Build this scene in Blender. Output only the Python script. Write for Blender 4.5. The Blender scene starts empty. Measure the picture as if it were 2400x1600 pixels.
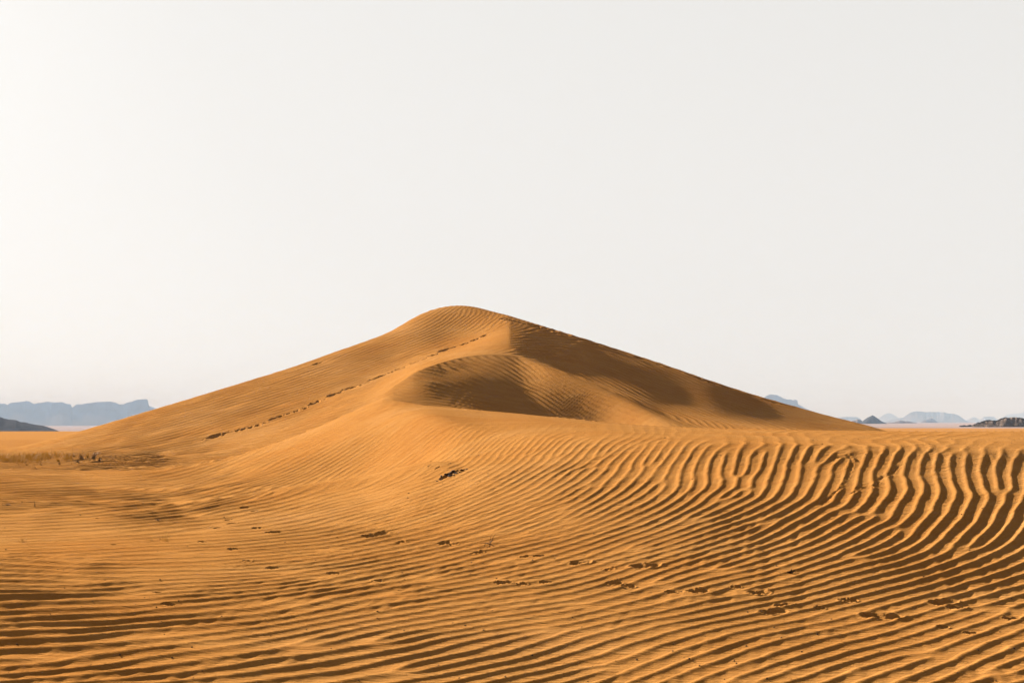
import bpy, bmesh, math, random, time
import numpy as np
from mathutils import Vector
T00 = time.time()
rng = np.random.default_rng(7)
random.seed(7)
sc = bpy.context.scene
C = sc.collection
R = math.radians

# ------------------------------------------------------------------ camera, sky, sun, exposure
F = 2667.0                      # focal length in pixels of a 2400 px wide frame
HV = 987.0                      # row of the horizon in that frame
cam_d = bpy.data.cameras.new('camera'); cam = bpy.data.objects.new('camera', cam_d); C.objects.link(cam)
cam.location = (0, 0, 0); cam.rotation_euler = (R(90), 0, 0)
cam_d.sensor_fit = 'HORIZONTAL'; cam_d.sensor_width = 36.0; cam_d.lens = 36.0 * F / 2400.0
HAZE_D = 0.00029; HAZE_C = (0.255, 0.35, 0.48, 1); HAZE_G = -0.55
cam_d.shift_y = (HV - 800.0) / 2400.0
cam_d.clip_start = 0.05; cam_d.clip_end = 60000.0
sc.camera = cam

SUN_AZ = 40.0
SUN_EL = 20.0
world = bpy.data.worlds.new("World"); sc.world = world; world.use_nodes = True
wn = world.node_tree; wn.nodes.clear()
out = wn.nodes.new('ShaderNodeOutputWorld'); bg = wn.nodes.new('ShaderNodeBackground')
sky = wn.nodes.new('ShaderNodeTexSky'); sky.sky_type = 'NISHITA'; sky.sun_disc = False
sky.sun_elevation = R(SUN_EL); sky.sun_rotation = R(-SUN_AZ); sky.altitude = 900.0
sky.air_density = 1.0; sky.dust_density = 3.0; sky.ozone_density = 0.5
hsv = wn.nodes.new('ShaderNodeHueSaturation'); hsv.inputs['Saturation'].default_value = 0.08
gm = wn.nodes.new('ShaderNodeGamma'); gm.inputs['Gamma'].default_value = 0.12
wn.links.new(sky.outputs[0], hsv.inputs['Color']); wn.links.new(hsv.outputs[0], gm.inputs['Color'])
tint = wn.nodes.new('ShaderNodeMixRGB'); tint.blend_type = 'MULTIPLY'; tint.inputs[0].default_value = 1.0
tint.inputs[2].default_value = (1.0, 0.995, 0.975, 1)
wn.links.new(gm.outputs[0], tint.inputs[1]); wn.links.new(tint.outputs[0], bg.inputs['Color'])
bg.inputs['Strength'].default_value = 0.0800
wn.links.new(bg.outputs[0], out.inputs['Surface'])

sd = bpy.data.lights.new('sun', 'SUN'); sd.energy = 5.0; sd.angle = R(0.6); sd.color = (1.0, 0.96, 0.90)
sun = bpy.data.objects.new('sun', sd); C.objects.link(sun)
L = Vector((-math.sin(R(SUN_AZ)) * math.cos(R(SUN_EL)), math.cos(R(SUN_AZ)) * math.cos(R(SUN_EL)), math.sin(R(SUN_EL))))
sun.rotation_euler = L.to_track_quat('Z', 'Y').to_euler()
sun.location = (0, 0, 300)

sc.view_settings.view_transform = 'Standard'; sc.view_settings.look = 'None'
sc.view_settings.gamma = 1.0; sc.view_settings.use_curve_mapping = False
sc.view_settings.exposure = 3.15
sc.cycles.diffuse_bounces = 3; sc.cycles.glossy_bounces = 1; sc.cycles.volume_bounces = 1
sc.cycles.max_bounces = 6; sc.cycles.use_denoising = True

# ------------------------------------------------------------------ helpers
def hval(v, y): return (HV - v) * y / F
def pchip_slopes(x, f):
    h = np.diff(x); d = np.diff(f) / h
    m = np.zeros_like(f)
    w1 = 2*h[1:] + h[:-1]; w2 = h[1:] + 2*h[:-1]
    ok = (d[:-1] * d[1:]) > 0
    dd0 = np.where(ok, d[:-1], 1.0); dd1 = np.where(ok, d[1:], 1.0)
    m[1:-1] = np.where(ok, (w1 + w2) / (w1/dd0 + w2/dd1), 0.0)
    m[0] = d[0]; m[-1] = d[-1]
    return m
def pchip(x, f, q):
    x = np.asarray(x, float); f = np.asarray(f, float)
    m = pchip_slopes(x, f)
    i = np.clip(np.searchsorted(x, q) - 1, 0, len(x) - 2)
    h = x[i+1] - x[i]; t = np.clip((q - x[i]) / h, 0, 1)
    return (f[i]*(2*t**3-3*t**2+1) + m[i]*h*(t**3-2*t**2+t) + f[i+1]*(3*t**2-2*t**3) + m[i+1]*h*(t**3-t**2))
def smoothstep(a, b, x):
    t = np.clip((x - a) / (b - a), 0, 1); return t*t*(3-2*t)
def blur(a, n, axis):
    for _ in range(n):
        p = np.concatenate([np.take(a, [0], axis), a, np.take(a, [-1], axis)], axis)
        sl = [slice(None)]*2; s0 = list(sl); s1 = list(sl); s2 = list(sl)
        s0[axis] = slice(0, -2); s1[axis] = slice(1, -1); s2[axis] = slice(2, None)
        a = 0.25*p[tuple(s0)] + 0.5*p[tuple(s1)] + 0.25*p[tuple(s2)]
    return a
def vnoise(x, y, seed=0):
    """smooth value noise on the ground plane"""
    xi = np.floor(x).astype(np.int64); yi = np.floor(y).astype(np.int64); fx = x - xi; fy = y - yi
    fx = fx*fx*(3-2*fx); fy = fy*fy*(3-2*fy)
    def h(a, b):
        n = (a*374761393 + b*668265263 + seed*974634777) & 0x7fffffff
        n = ((n ^ (n >> 13)) * 1274126177) & 0x7fffffff
        n = (n ^ (n >> 16)) & 0xffff
        return n / 65535.0
    return ((h(xi, yi)*(1-fx) + h(xi+1, yi)*fx)*(1-fy) + (h(xi, yi+1)*(1-fx) + h(xi+1, yi+1)*fx)*fy)*2 - 1

# ------------------------------------------------------------------ shape of the sand: crest and foot lines
# each line: (u, v, distance) where u, v are the bearings of the line seen from the eye, distance in metres ahead
def uvy(*p): a = np.array(p, float); return a[:, 0], a[:, 1], a[:, 2]
def uzy(*p):
    a = np.array(p, float); return a[:, 0], HV - a[:, 1]*F/a[:, 2], a[:, 2]
LINES = [
 ('n0', uzy((-400, -1.6, 1.5), (2800, -1.6, 1.5))),
 ('n1', uzy((-400, -1.6, 5), (1200, -1.6, 5), (2800, -1.58, 5))),
 ('n2', uzy((-400, -1.60, 9), (600, -1.60, 9), (1200, -1.57, 9), (1800, -1.53, 9), (2800, -1.5, 9))),
 ('foot', uzy((-400, -1.6, 15), (600, -1.57, 15), (1200, -1.43, 12.8), (1700, -1.296, 11.7), (2400, -1.24, 10.9), (2800, -1.24, 10.9))),
 ('N', uvy((-400, 1206, 19.5), (100, 1195, 20), (391, 1184, 22), (558, 1167, 22), (700, 1152, 22), (836, 1134, 21.5), (972, 1104, 20.2),
           (1091, 1092, 18.6), (1300, 1124, 15.6), (1700, 1178, 13.3), (2400, 1190, 12.4), (2800, 1190, 12.4))),
 ('NV', uvy((-400, 1158, 26), (0, 1161, 26), (200, 1165, 25.5), (391, 1175, 24.5), (558, 1157, 25), (700, 1143, 25.5), (836, 1126, 24.5), (972, 1096, 22.2),
            (1091, 1066, 20.6), (1300, 1064, 18.2), (1700, 1100, 15.2), (2400, 1110, 14.0), (2800, 1110, 14.0))),
 ('brow', uvy((-400, 1122, 32), (0, 1120, 32), (250, 1128, 32), (391, 1138, 31), (558, 1103, 31), (700, 1062, 31), (850, 1008, 30), (996, 970, 27.2), (1091, 993, 24.2),
              (1142, 1007, 22.7), (1278, 1018, 20.3), (1500, 1029, 18.0), (1849, 1040, 16.3), (2117, 1047, 15.7), (2400, 1053, 15.3), (2800, 1060, 15.3))),
 ('T', uvy((-400, 1098, 39), (0, 1099, 39), (272, 1103, 38), (374, 1099, 38), (476, 1087, 38), (578, 1060, 38), (700, 1017, 39), (800, 975, 41), (870, 944, 43), (904, 932, 43.5),
           (981, 948, 39), (1108, 959, 37), (1300, 977, 34.5), (1426, 989, 32.5), (1592, 1000, 31), (1800, 1006, 29.5), (2087, 1010, 28), (2400, 1012, 27), (2800, 1014, 27))),
 ('BV', uvy((-400, 1082, 46), (0, 1081, 46), (300, 1086, 44), (374, 1094, 42), (476, 1089, 42), (578, 1073, 43), (700, 1037, 44), (800, 993, 45.3), (870, 950, 46), (904, 933, 45.5),
            (981, 957, 43.4), (1108, 985, 42), (1300, 1001, 43.8), (1400, 1010, 43.3), (1500, 1019, 41.2), (1600, 1026, 38), (1700, 1034, 36.5), (2087, 1058, 38), (2400, 1080, 42), (2800, 1082, 43))),
 ('W', uvy((-400, 1070, 52), (0, 1070, 52), (250, 1063, 52), (476, 1048, 51), (600, 1023, 50), (700, 993, 49.5), (800, 958, 48.5), (860, 937, 48), (904, 916, 47.5), (935, 897, 48), (980, 869, 49),
           (1057, 843, 51.4), (1100, 834, 52.4), (1149, 830, 52.8), (1205, 833, 52.8), (1288, 863, 49.6), (1399, 905, 46.6), (1482, 943, 43.9), (1565, 983, 41.3),
           (1700, 1015, 40), (1800, 1025, 40), (2087, 1045, 42), (2400, 1076, 46), (2800, 1078, 46))),
 ('X', uvy((-400, 1061, 58), (0, 1061, 58), (197, 1040, 58), (371, 1010, 58), (558, 972, 58), (700, 935, 59), (802, 902, 60), (922, 860, 62), (1000, 831, 63),
           (1100, 812, 64), (1195, 794, 64), (1250, 798, 64), (1300, 812, 62.5), (1400, 856, 59.6), (1500, 901, 57.4), (1600, 946, 55.4), (1700, 980, 53.4), (1800, 1001, 53),
           (2087, 1038, 52), (2400, 1070, 52), (2800, 1071, 53))),
 ('S', uvy((-400, 1056, 66), (0, 1053, 66), (100, 1034, 67), (197, 1007, 68), (371, 956, 70), (558, 900, 72), (700, 856, 73.5), (802, 820, 75), (880, 793, 76.5), (922, 775, 77.5), (955, 754, 79),
           (1006, 730, 81), (1050, 720, 82), (1083, 718, 82), (1108, 721, 81.5), (1159, 734, 79.5), (1197, 744, 76.5), (1300, 773, 71.5), (1366, 793, 69.3), (1473, 827, 66.6),
           (1587, 864, 64.3), (1664, 891, 62.8), (1766, 924, 62.2), (1861, 951, 61.2), (1944, 974, 60), (1998, 987, 58.8), (2045, 999, 57.6), (2087, 1012, 56.5),
           (2200, 1040, 56.5), (2400, 1063, 57), (2800, 1065, 57))),
]
NAMES = [n for n, _ in LINES]
def line_y(name, u): a = dict(LINES)[name]; return pchip(a[0], a[2], u)
def line_v(name, u): a = dict(LINES)[name]; return pchip(a[0], a[1], u)

NS = 1060
S_ = np.linspace(-0.60, 0.60, NS)
U_ = 1200 + F * S_
YR = np.unique(np.concatenate([
    1.5 * (5.0/1.5) ** np.linspace(0, 1, 14)[:-1],
    5.0 * (13.0/5.0) ** np.linspace(0, 1, 540)[:-1],
    np.linspace(13.0, 32.0, 480)[:-1],
    np.linspace(32.0, 84.5, 430)[:-1],
    np.linspace(84.5, 100.0, 14)]))
NR = len(YR)
nodes_y = np.zeros((len(LINES) + 2, NS)); nodes_z = np.zeros((len(LINES) + 2, NS))
for k, (n, (u, v, y)) in enumerate(LINES):
    yy = pchip(u, y, U_); vv = pchip(u, v, U_)
    if n == 'X':   # the knife edge that climbs to the top, seen end-on
        vv = vv - 17*np.clip(1 - np.abs(U_ - 1194)/np.where(U_ < 1194, 150.0, 100.0), 0, 1)
    nodes_y[k] = yy; nodes_z[k] = (HV - vv) * yy / F
# a flat back behind the whaleback crest
nodes_y = np.insert(nodes_y, 10, 0, axis=0); nodes_z = np.insert(nodes_z, 10, 0, axis=0)
NAMES.insert(10, 'WB')
gW = smoothstep(1120, 1420, U_)*(1 - smoothstep(1560, 1750, U_))
nodes_y[10] = nodes_y[9] + .38*(nodes_y[11] - nodes_y[9]); nodes_z[10] = nodes_z[9] + (.38 - .20*gW)*(nodes_z[11] - nodes_z[9])
nodes_y[-2] = nodes_y[-3] + 9.0; nodes_z[-2] = np.maximum(-1.62, nodes_z[-3] - 4.6)
nodes_y[-1] = 100.0; nodes_z[-1] = -1.62
Z = np.zeros((NR, NS)); ZL = np.zeros((NR, NS))
for j in range(NS):
    Z[:, j] = pchip(nodes_y[:, j], nodes_z[:, j], YR)
    ZL[:, j] = np.interp(YR, nodes_y[:, j], nodes_z[:, j])
YY = YR[:, None] * np.ones((1, NS)); XX = YY * S_[None, :]
yW = nodes_y[NAMES.index('W')]; yT = nodes_y[NAMES.index('T')]; yS = nodes_y[NAMES.index('S')]; yB = nodes_y[NAMES.index('brow')]
cW = smoothstep(895, 925, U_) * (1 - smoothstep(1180, 1330, U_))
cT = smoothstep(430, 560, U_) * (1 - smoothstep(1400, 2000, U_)) * 0.6
yBV = nodes_y[NAMES.index('BV')]
wb = smoothstep(925, 985, U_)*(1 - smoothstep(1300, 1450, U_))
wl = np.clip(.5*wb[None]*smoothstep(0, 1, YY - yBV)*(YY < yW) + cW[None]*np.exp(-((YY - yW)/3.5)**2) + cT[None]*np.exp(-((YY - yT)/2.5)**2), 0, 1)
keep = np.clip(cW[None]*np.exp(-((YY - yW)/1.6)**2) + np.exp(-((U_[None]-1194)/30)**2)*(YY > 51), 0, 1)
Z0 = Z*(1-wl) + ZL*wl
# soften across and along, away from the sharp edges
Zs = blur(blur(Z0, 60, 1), 14, 0)
Z = Zs*(1-keep) + Z0*keep
# broad unevenness
Z += 0.012*vnoise(XX/1.7, YY/1.7, 3) * smoothstep(4, 8, YY) * (YY < 40)
print('base', time.time() - T00)

# ------------------------------------------------------------------ wind ripples
# local crest bearing (deg, rising right), apparent spacing (px), strength
FRONT = [(100,1560,4,22,1.0),
 (300,1550,6,23,1.0),
 (700,1560,10,23,1.0),
 (400,1450,5,16,0.8),
 (100,1440,2,18,1.0),
 (100,1350,-2,13,0.9),
 (400,1320,3,10,0.35),
 (650,1280,7,10,0.5),
 (200,1250,3,8,0.3),
 (50,1230,2,7,0.4),
 (150,1165,2,7,0.75),
 (330,1175,4,7,0.85),
 (50,1120,3,6,0.6),
 (250,1105,2,6,0.25),
 (500,1250,4,8,0.4),
 (900,1550,12,21.6,1.0),
 (1200,1560,14,22.5,1.0),
 (1500,1550,17,23.4,1.0),
 (900,1420,8,13.5,0.75),
 (1200,1420,10,15.3,0.8),
 (1500,1420,13,17.1,0.9),
 (900,1280,11,10.8,0.7),
 (1200,1280,14,11.7,0.75),
 (1500,1280,17,12.6,0.9),
 (900,1180,15,8.1,0.6),
 (1200,1180,22,9.9,0.8),
 (1500,1180,28,12.0,1.0),
 (1700,1560,18,25.2,1.0),
 (2000,1560,19,26.1,1.0),
 (2300,1550,22,26.1,1.0),
 (1700,1430,12,18.9,1.0),
 (2000,1430,15,19.8,1.0),
 (2300,1430,18,21.6,1.0),
 (1700,1320,14,15.3,1.0),
 (2000,1320,17,17.1,1.05),
 (2300,1320,24,19.8,1.1),
 (1700,1220,22,13.6,1.05),
 (2000,1220,31,17.6,1.15),
 (2300,1220,42,23.2,1.2),
 (1720,1080,70,28.8,1.1),
 (1720,1112,68,27.2,1.1),
 (1720,1145,40,20.0,1.1),
 (1720,1175,26,15.2,1.05),
 (1900,1080,74,33.6,1.1),
 (1900,1115,72,32.0,1.1),
 (1900,1150,48,24.0,1.1),
 (1900,1185,32,18.4,1.1),
 (2100,1085,84,36.8,1.15),
 (2100,1120,84,36.8,1.15),
 (2100,1160,55,28.8,1.15),
 (2100,1195,38,22.4,1.15),
 (2300,1095,94,38.4,1.2),
 (2300,1135,92,37.6,1.2),
 (2300,1175,60,32.0,1.2),
 (2300,1210,42,25.6,1.2),
 (2450,1105,95,40.0,1.2),
 (2450,1190,55,32.0,1.2),
 (2300,1052,48,35.2,0.7),
 (2000,1048,42,32.0,0.7),
 (1750,1046,40,27.2,0.7),
 (1500,1042,46,16.0,0.6),
 (2350,1030,22,27.2,0.22),
 (2000,1022,22,25.6,0.22),
 (1700,1018,22,20.8,0.22),
 (1100,1040,42,8.6,0.55),
 (950,1035,37,7.2,0.35),
 (850,1060,32,7.2,0.4),
 (780,1100,29,8,0.55),
 (1250,1060,48,10.3,0.8),
 (1400,1060,52,15.3,0.95),
 (1400,1110,38,13.5,0.9),
 (1550,1080,60,19.2,1.0),
 (1550,1130,42,16.8,1.0),
 (1650,1100,67,24.8,1.05),
 (1100,1115,28,9.0,0.6),
 (1250,1130,28,10.8,0.75),
 (1000,1150,20,8.1,0.5),
 (800,1175,13,7.2,0.45),
 (600,1095,25,7.5,0.45),
 (500,1125,17,7.5,0.7),
 (700,1040,28,7,0.18),
 (800,1010,32,6.3,0.15),
 (450,1165,12,7,0.85),
 (550,1150,16,7.5,0.9),
 (350,1135,8,6.5,0.7),
 (600,1200,9,8,0.45),
 (1200,1000,20,9.0,0.18),
 (1400,1010,20,14.4,0.22),
 (1050,965,15,8.1,0.12),
 (-300,1560,4,22,1.0),
 (-300,1300,0,12,0.6),
 (2700,1560,22,26.1,1.0),
 (2700,1250,42,26.1,1.1),
 (2700,1100,90,40.0,1.1)]
BOWL = [(1100,870,-20,9.5,1.3),(1000,890,-14,9,1.2),(960,915,-8,7,.5),(1000,935,-8,6,.45),(1200,900,-27,9,1.3),(1300,935,-28,8,1.3),(1400,960,-25,7,1.0),(1250,880,-30,8,.8),
        (1350,900,-28,6.5,.6),(1500,975,-24,6,.7),(1700,1010,-20,6,.5),(1150,950,-16,7,.9),(2200,1050,-20,7,.4)]
REST = [(100,1075,2,6,0.7),(250,1080,2,6,1.2),(330,1085,2,6,1.3),(450,1075,3,6,1.2),(600,1035,8,5.5,0.8),(400,1045,13,5.5,0.77),(250,1045,12,6,0.51),(450,1000,16,5.5,0.51),(600,975,17,5.5,0.59),(700,980,18,5.5,0.68),(800,900,20,5.5,0.59),(700,900,18,5.5,0.51),(900,830,21,5.5,0.59),(900,870,22,5.5,0.51),(1000,790,22,5.5,0.51),(1000,755,25,6,0.34),(1100,740,40,7,0.5),(1060,745,38,7,0.5),(1150,755,40,7,0.5),(1130,800,20,7,0.04),(1170,800,20,7,0.03),(1060,820,20,7,0.1),(1250,790,-6,6,0.7),(1230,820,-8,6,1.02),(1350,830,-16,5.5,0.7),(1300,855,-20,6,0.42),(1400,890,-26,6,0.42),(1480,920,-28,6,0.51),(1500,880,-24,5.5,0.7),(1450,850,-20,5.5,0.7),(1600,920,-24,5.5,0.4),(1580,960,-24,5.5,0.3),(1700,950,-20,5.5,0.4),(1700,980,-24,5.5,0.3),(1850,975,-18,5.5,0.4),(2000,1000,-10,6,0.4),(0,1065,3,6,0.68),(2300,1060,0,7,0.4),(1150,795,20,7,0.02),(1185,775,20,7,0.02),(1100,815,20,7,0.03),(1180,815,20,7,0.02)]
def field(samples, u, v):
    a = np.array(samples, float); th = np.radians(a[:, 2]); lam = a[:, 3]
    gu = np.sin(th)/lam; gv = np.cos(th)/lam
    d2 = ((u[..., None] - a[:, 0])/70.0)**2 + ((v[..., None] - a[:, 1])/26.0)**2
    w = 1.0/(d2 + 0.35)**2; w /= w.sum(-1, keepdims=True)
    dirx = (w*np.sin(th)).sum(-1); diry = (w*np.cos(th)).sum(-1); n = np.hypot(dirx, diry) + 1e-9
    il = np.exp((w*np.log(1/lam)).sum(-1))
    return dirx/n*il, diry/n*il, (w*a[:, 4]).sum(-1)
# coarse evaluation grid
ri = np.unique(np.round(np.linspace(0, NR-1, 330)).astype(int)); ci = np.unique(np.round(np.linspace(0, NS-1, 240)).astype(int))
zc = Z[np.ix_(ri, ci)]; yc = YR[ri][:, None]*np.ones((1, len(ci))); sc_ = S_[ci][None, :]*np.ones((len(ri), 1)); xc = yc*sc_
zs_ = np.gradient(zc, S_[ci], axis=1); zt = np.gradient(zc, YR[ri], axis=0)
z_x = zs_/yc; z_y = zt - zs_*sc_/yc
uc = 1200 + F*sc_; vc = HV - F*zc/yc
yTc = yT[ci][None]; yWc = yW[ci][None]; yBc = yB[ci][None]
zone = np.where(yc < yTc, 0, np.where((yc < yWc) & (uc > 895), 1, 2))
f0 = field(FRONT, uc, vc); f1 = field(BOWL, uc, vc); f2 = field(REST, uc, vc)
gu = np.choose(zone, [f0[0], f1[0], f2[0]]); gv = np.choose(zone, [f0[1], f1[1], f2[1]]); am = np.choose(zone, [f0[2], f1[2], f2[2]])
kx = gu*F/yc - gv*F*z_x/yc
ky = -gu*F*xc/yc**2 + gv*(-F)*(z_y/yc - zc/yc**2)
# image rows run downwards when the ground comes nearer; keep wave vectors bounded
kn = np.hypot(kx, ky) + 1e-9
lam = np.clip(1/kn, 0.17, 0.85)
wild = 1 + 1.6*(1 - smoothstep(500, 1100, uc))
da = R(7)*wild*(vnoise(xc/1.3, yc/1.0, 21) + .5*vnoise(xc/.6, yc/.5, 22))
kx, ky = kx*np.cos(da) - ky*np.sin(da), kx*np.sin(da) + ky*np.cos(da)
lam = lam*(1 + 0.10*wild*vnoise(xc/1.1, yc/0.9, 23))
sgn = 1.0
kx, ky = kx/kn/lam*sgn, ky/kn/lam*sgn
# smooth the vectors a little inside each zone
dens = 3.0/lam**2
cellA = yc * np.gradient(yc, axis=0) * np.gradient(sc_, axis=1)
okc = (yc > 4.8) & (yc < yS[ci][None] + 1.5)
num = np.where(okc, dens*cellA, 0)
tot = num.sum(); N = int(tot)
print('kernels', N)
p = (num/tot).ravel(); idx = rng.choice(p.size, N, p=p)
ir, ic = np.unravel_index(idx, num.shape)
jr = rng.uniform(-.5, .5, N); jc = rng.uniform(-.5, .5, N)
def lerp_idx(arr, i, j): return np.interp(i + j, np.arange(len(arr)), arr)
Ky = lerp_idx(YR[ri], ir, jr); Ks = lerp_idx(S_[ci], ic, jc); Kx = Ky*Ks
Kkx = kx[ir, ic]; Kky = ky[ir, ic]; Kl = lam[ir, ic]; Kz = zone[ir, ic]
Kv = HV - F*np.interp(Ky, YR, Z[:, NS//2])/Ky
Ku = 1200 + F*Ks; Kv = vc[ir, ic]
rough = np.maximum((1 - smoothstep(380, 560, Ku))*np.maximum(np.exp(-((Kv - 1163)/28)**4), np.exp(-((Kv - 1080)/16)**4)*(Ku > 150)),
                   0.35*(1 - smoothstep(500, 1250, Ku))*smoothstep(1290, 1400, Kv))
sig = (0.85 - 0.40*rough)*Kl
o = np.argsort(Ky); Ky, Ks, Kx, Kkx, Kky, Kl, Kz, sig, rough = [a[o] for a in (Ky, Ks, Kx, Kkx, Kky, Kl, Kz, sig, rough)]
ph = rng.uniform(0, 2*np.pi, N)
# neighbour lists
I = []; J = []
lo = np.searchsorted(Ky, Ky - 2.2*sig); hi = np.searchsorted(Ky, Ky + 2.2*sig)
for i in range(N):
    a, b = lo[i], hi[i]
    m = np.nonzero((np.abs(Kx[a:b] - Kx[i]) < 2.2*sig[i]) & (Kz[a:b] == Kz[i]))[0]
    J.append(m + a); I.append(np.full(len(m), i))
I = np.concatenate(I); J = np.concatenate(J); k_ = I != J; I = I[k_]; J = J[k_]
dx = Kx[I] - Kx[J]; dy = Ky[I] - Ky[J]
w = np.exp(-(dx*dx + dy*dy)/(2*sig[I]**2))
adv = 2*np.pi*(0.5*(Kkx[I]+Kkx[J])*dx + 0.5*(Kky[I]+Kky[J])*dy)
E = w*np.exp(1j*adv)
G = np.exp(1j*ph)
for it in range(60):
    H = E*G[J]
    S2 = np.bincount(I, H.real, N) + 1j*np.bincount(I, H.imag, N)
    G = 0.35*G + S2/(np.abs(S2) + 1e-9); G /= np.abs(G)
ph = np.angle(G) + rng.normal(0, 1, N)*0.6*rough
print('aligned', len(I), time.time() - T00)
GR = np.zeros((NR, NS)); GI = np.zeros((NR, NS)); GW = np.full((NR, NS), 1e-4)
zoneF = np.where(YY < yT[None], 0, np.where((YY < yW[None]) & (U_[None] > 895), 1, 2)).astype(np.int8)
ds = S_[1] - S_[0]
r = 2.7*sig
r0 = np.searchsorted(YR, Ky - r); r1 = np.searchsorted(YR, Ky + r)
s0 = np.clip(((Ks - r/Ky*1.05) - S_[0])/ds, 0, NS).astype(int); s1 = np.clip(((Ks + r/Ky*1.05) - S_[0])/ds + 1, 0, NS).astype(int)
YRf = YR.astype(np.float32); Sf = S_.astype(np.float32)
for i in range(N):
    a, b, c, d = r0[i], r1[i], s0[i], s1[i]
    if b <= a or d <= c: continue
    yy = YRf[a:b, None]
    dx = yy*Sf[None, c:d] - np.float32(Kx[i]); dy = yy - np.float32(Ky[i])
    wgt = np.exp((dx*dx + dy*dy)*np.float32(-0.5/sig[i]**2))
    wgt *= (zoneF[a:b, c:d] == Kz[i])
    t = np.float32(2*np.pi*Kkx[i])*dx + np.float32(2*np.pi*Kky[i])*dy + np.float32(ph[i])
    GR[a:b, c:d] += wgt*np.cos(t); GI[a:b, c:d] += wgt*np.sin(t); GW[a:b, c:d] += wgt
print('phasor', time.time() - T00)
theta = np.arctan2(GI, GR) + (0.40*vnoise(XX/.42, YY/.36, 41) + 0.28*vnoise(XX/.19, YY/.16, 42))*(YY < 24)
yN = nodes_y[NAMES.index('N')]
Z += 0.12*np.exp(-((YY - yN[None])/0.8)**2)*smoothstep(560, 700, U_[None])*(1 - smoothstep(1000, 1090, U_[None]))
coh = np.clip(np.hypot(GR, GI)/GW*1.25, 0, 1)
# bring amplitude and wavelength back to the fine grid
def up(a):
    t = np.empty((len(ri), NS)); 
    for q in range(len(ri)): t[q] = np.interp(S_, S_[ci], a[q])
    o_ = np.empty((NR, NS))
    for q in range(NS): o_[:, q] = np.interp(YR, YR[ri], t[:, q])
    return o_
AM = up(am); LM = up(lam)
PATCH = 0.5*vnoise(XX/2.3, YY/1.6, 11) + 0.5*vnoise(XX/0.9, YY/0.7, 12)
AM *= 1 + (1 - .75*smoothstep(15, 22, YY))*(0.30 + 0.22*(1 - smoothstep(400, 1100, U_[None])))*PATCH
# calm along crests
calm = (np.exp(-((YY - yW[None])/0.5)**2)*(U_[None] > 890) + np.exp(-((YY - yT[None])/0.8)**2)*(U_[None] > 860)*(U_[None] < 1300)
        + np.exp(-((YY - nodes_y[NAMES.index('N')][None])/0.8)**2)*(U_[None] > 640)*(U_[None] < 1050)*.9)
AM *= np.clip(1 - calm, 0, 1)
AM *= 1 - .60*smoothstep(-.6, .8, YY - yB[None])*(YY < yT[None])*smoothstep(930, 1050, U_[None])
AM *= smoothstep(4.8, 5.6, YY) * (1 - .9*smoothstep(-2.5, .5, YY - yS[None]))*(1 - smoothstep(0, 1.2, YY - yS[None]))
# crest profile: rounded back, steeper face on the side away from the sun
SK = 0.45
SKW = 0.22*(1 - smoothstep(500, 1500, U_[None]))*(1 - smoothstep(20, 30, YY)) - 0.10
tt = theta + 0.40*np.sin(theta) + SKW*(1 - np.cos(theta))
prof = (0.5*(1 + np.cos(tt)))**1.3
ths = np.linspace(0, 2*np.pi, 64, endpoint=False); skt = np.linspace(-.3, .6, 19)
mt = [np.mean((0.5*(1 + np.cos(ths + 0.40*np.sin(ths) + k_*(1 - np.cos(ths)))))**1.3) for k_ in skt]
PMEAN = np.interp(SKW, skt, mt)
LEFTB = 1 + 0.12*(1 - smoothstep(300, 1250, U_[None]))*(1 - smoothstep(19, 24, YY))
RIP = 0.104*LEFTB*np.where(YY > yT[None], 1.15 + .45*smoothstep(900, 1150, U_[None]), 1.0)*LM*AM*coh**0.8*(prof - PMEAN)
Z += RIP
# little cross ripples caught in the troughs, running up the slope
ca, sa = math.cos(R(76)), math.sin(R(76))
la = XX*ca + YY*sa; lc = -XX*sa + YY*ca
st = vnoise(la/.50 + 3*vnoise(XX/1.1, YY/1.1, 51), lc/.055, 52)
gate = np.clip(.40 + .9*vnoise(XX/.8, YY/.7, 53), 0, 1)*(1.15 - prof)*smoothstep(6, 7, YY)*(1 - smoothstep(17, 21, YY))
Z += 0.0046*st*gate*smoothstep(0.2, .8, AM)
print('ripples', time.time() - T00)

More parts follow.
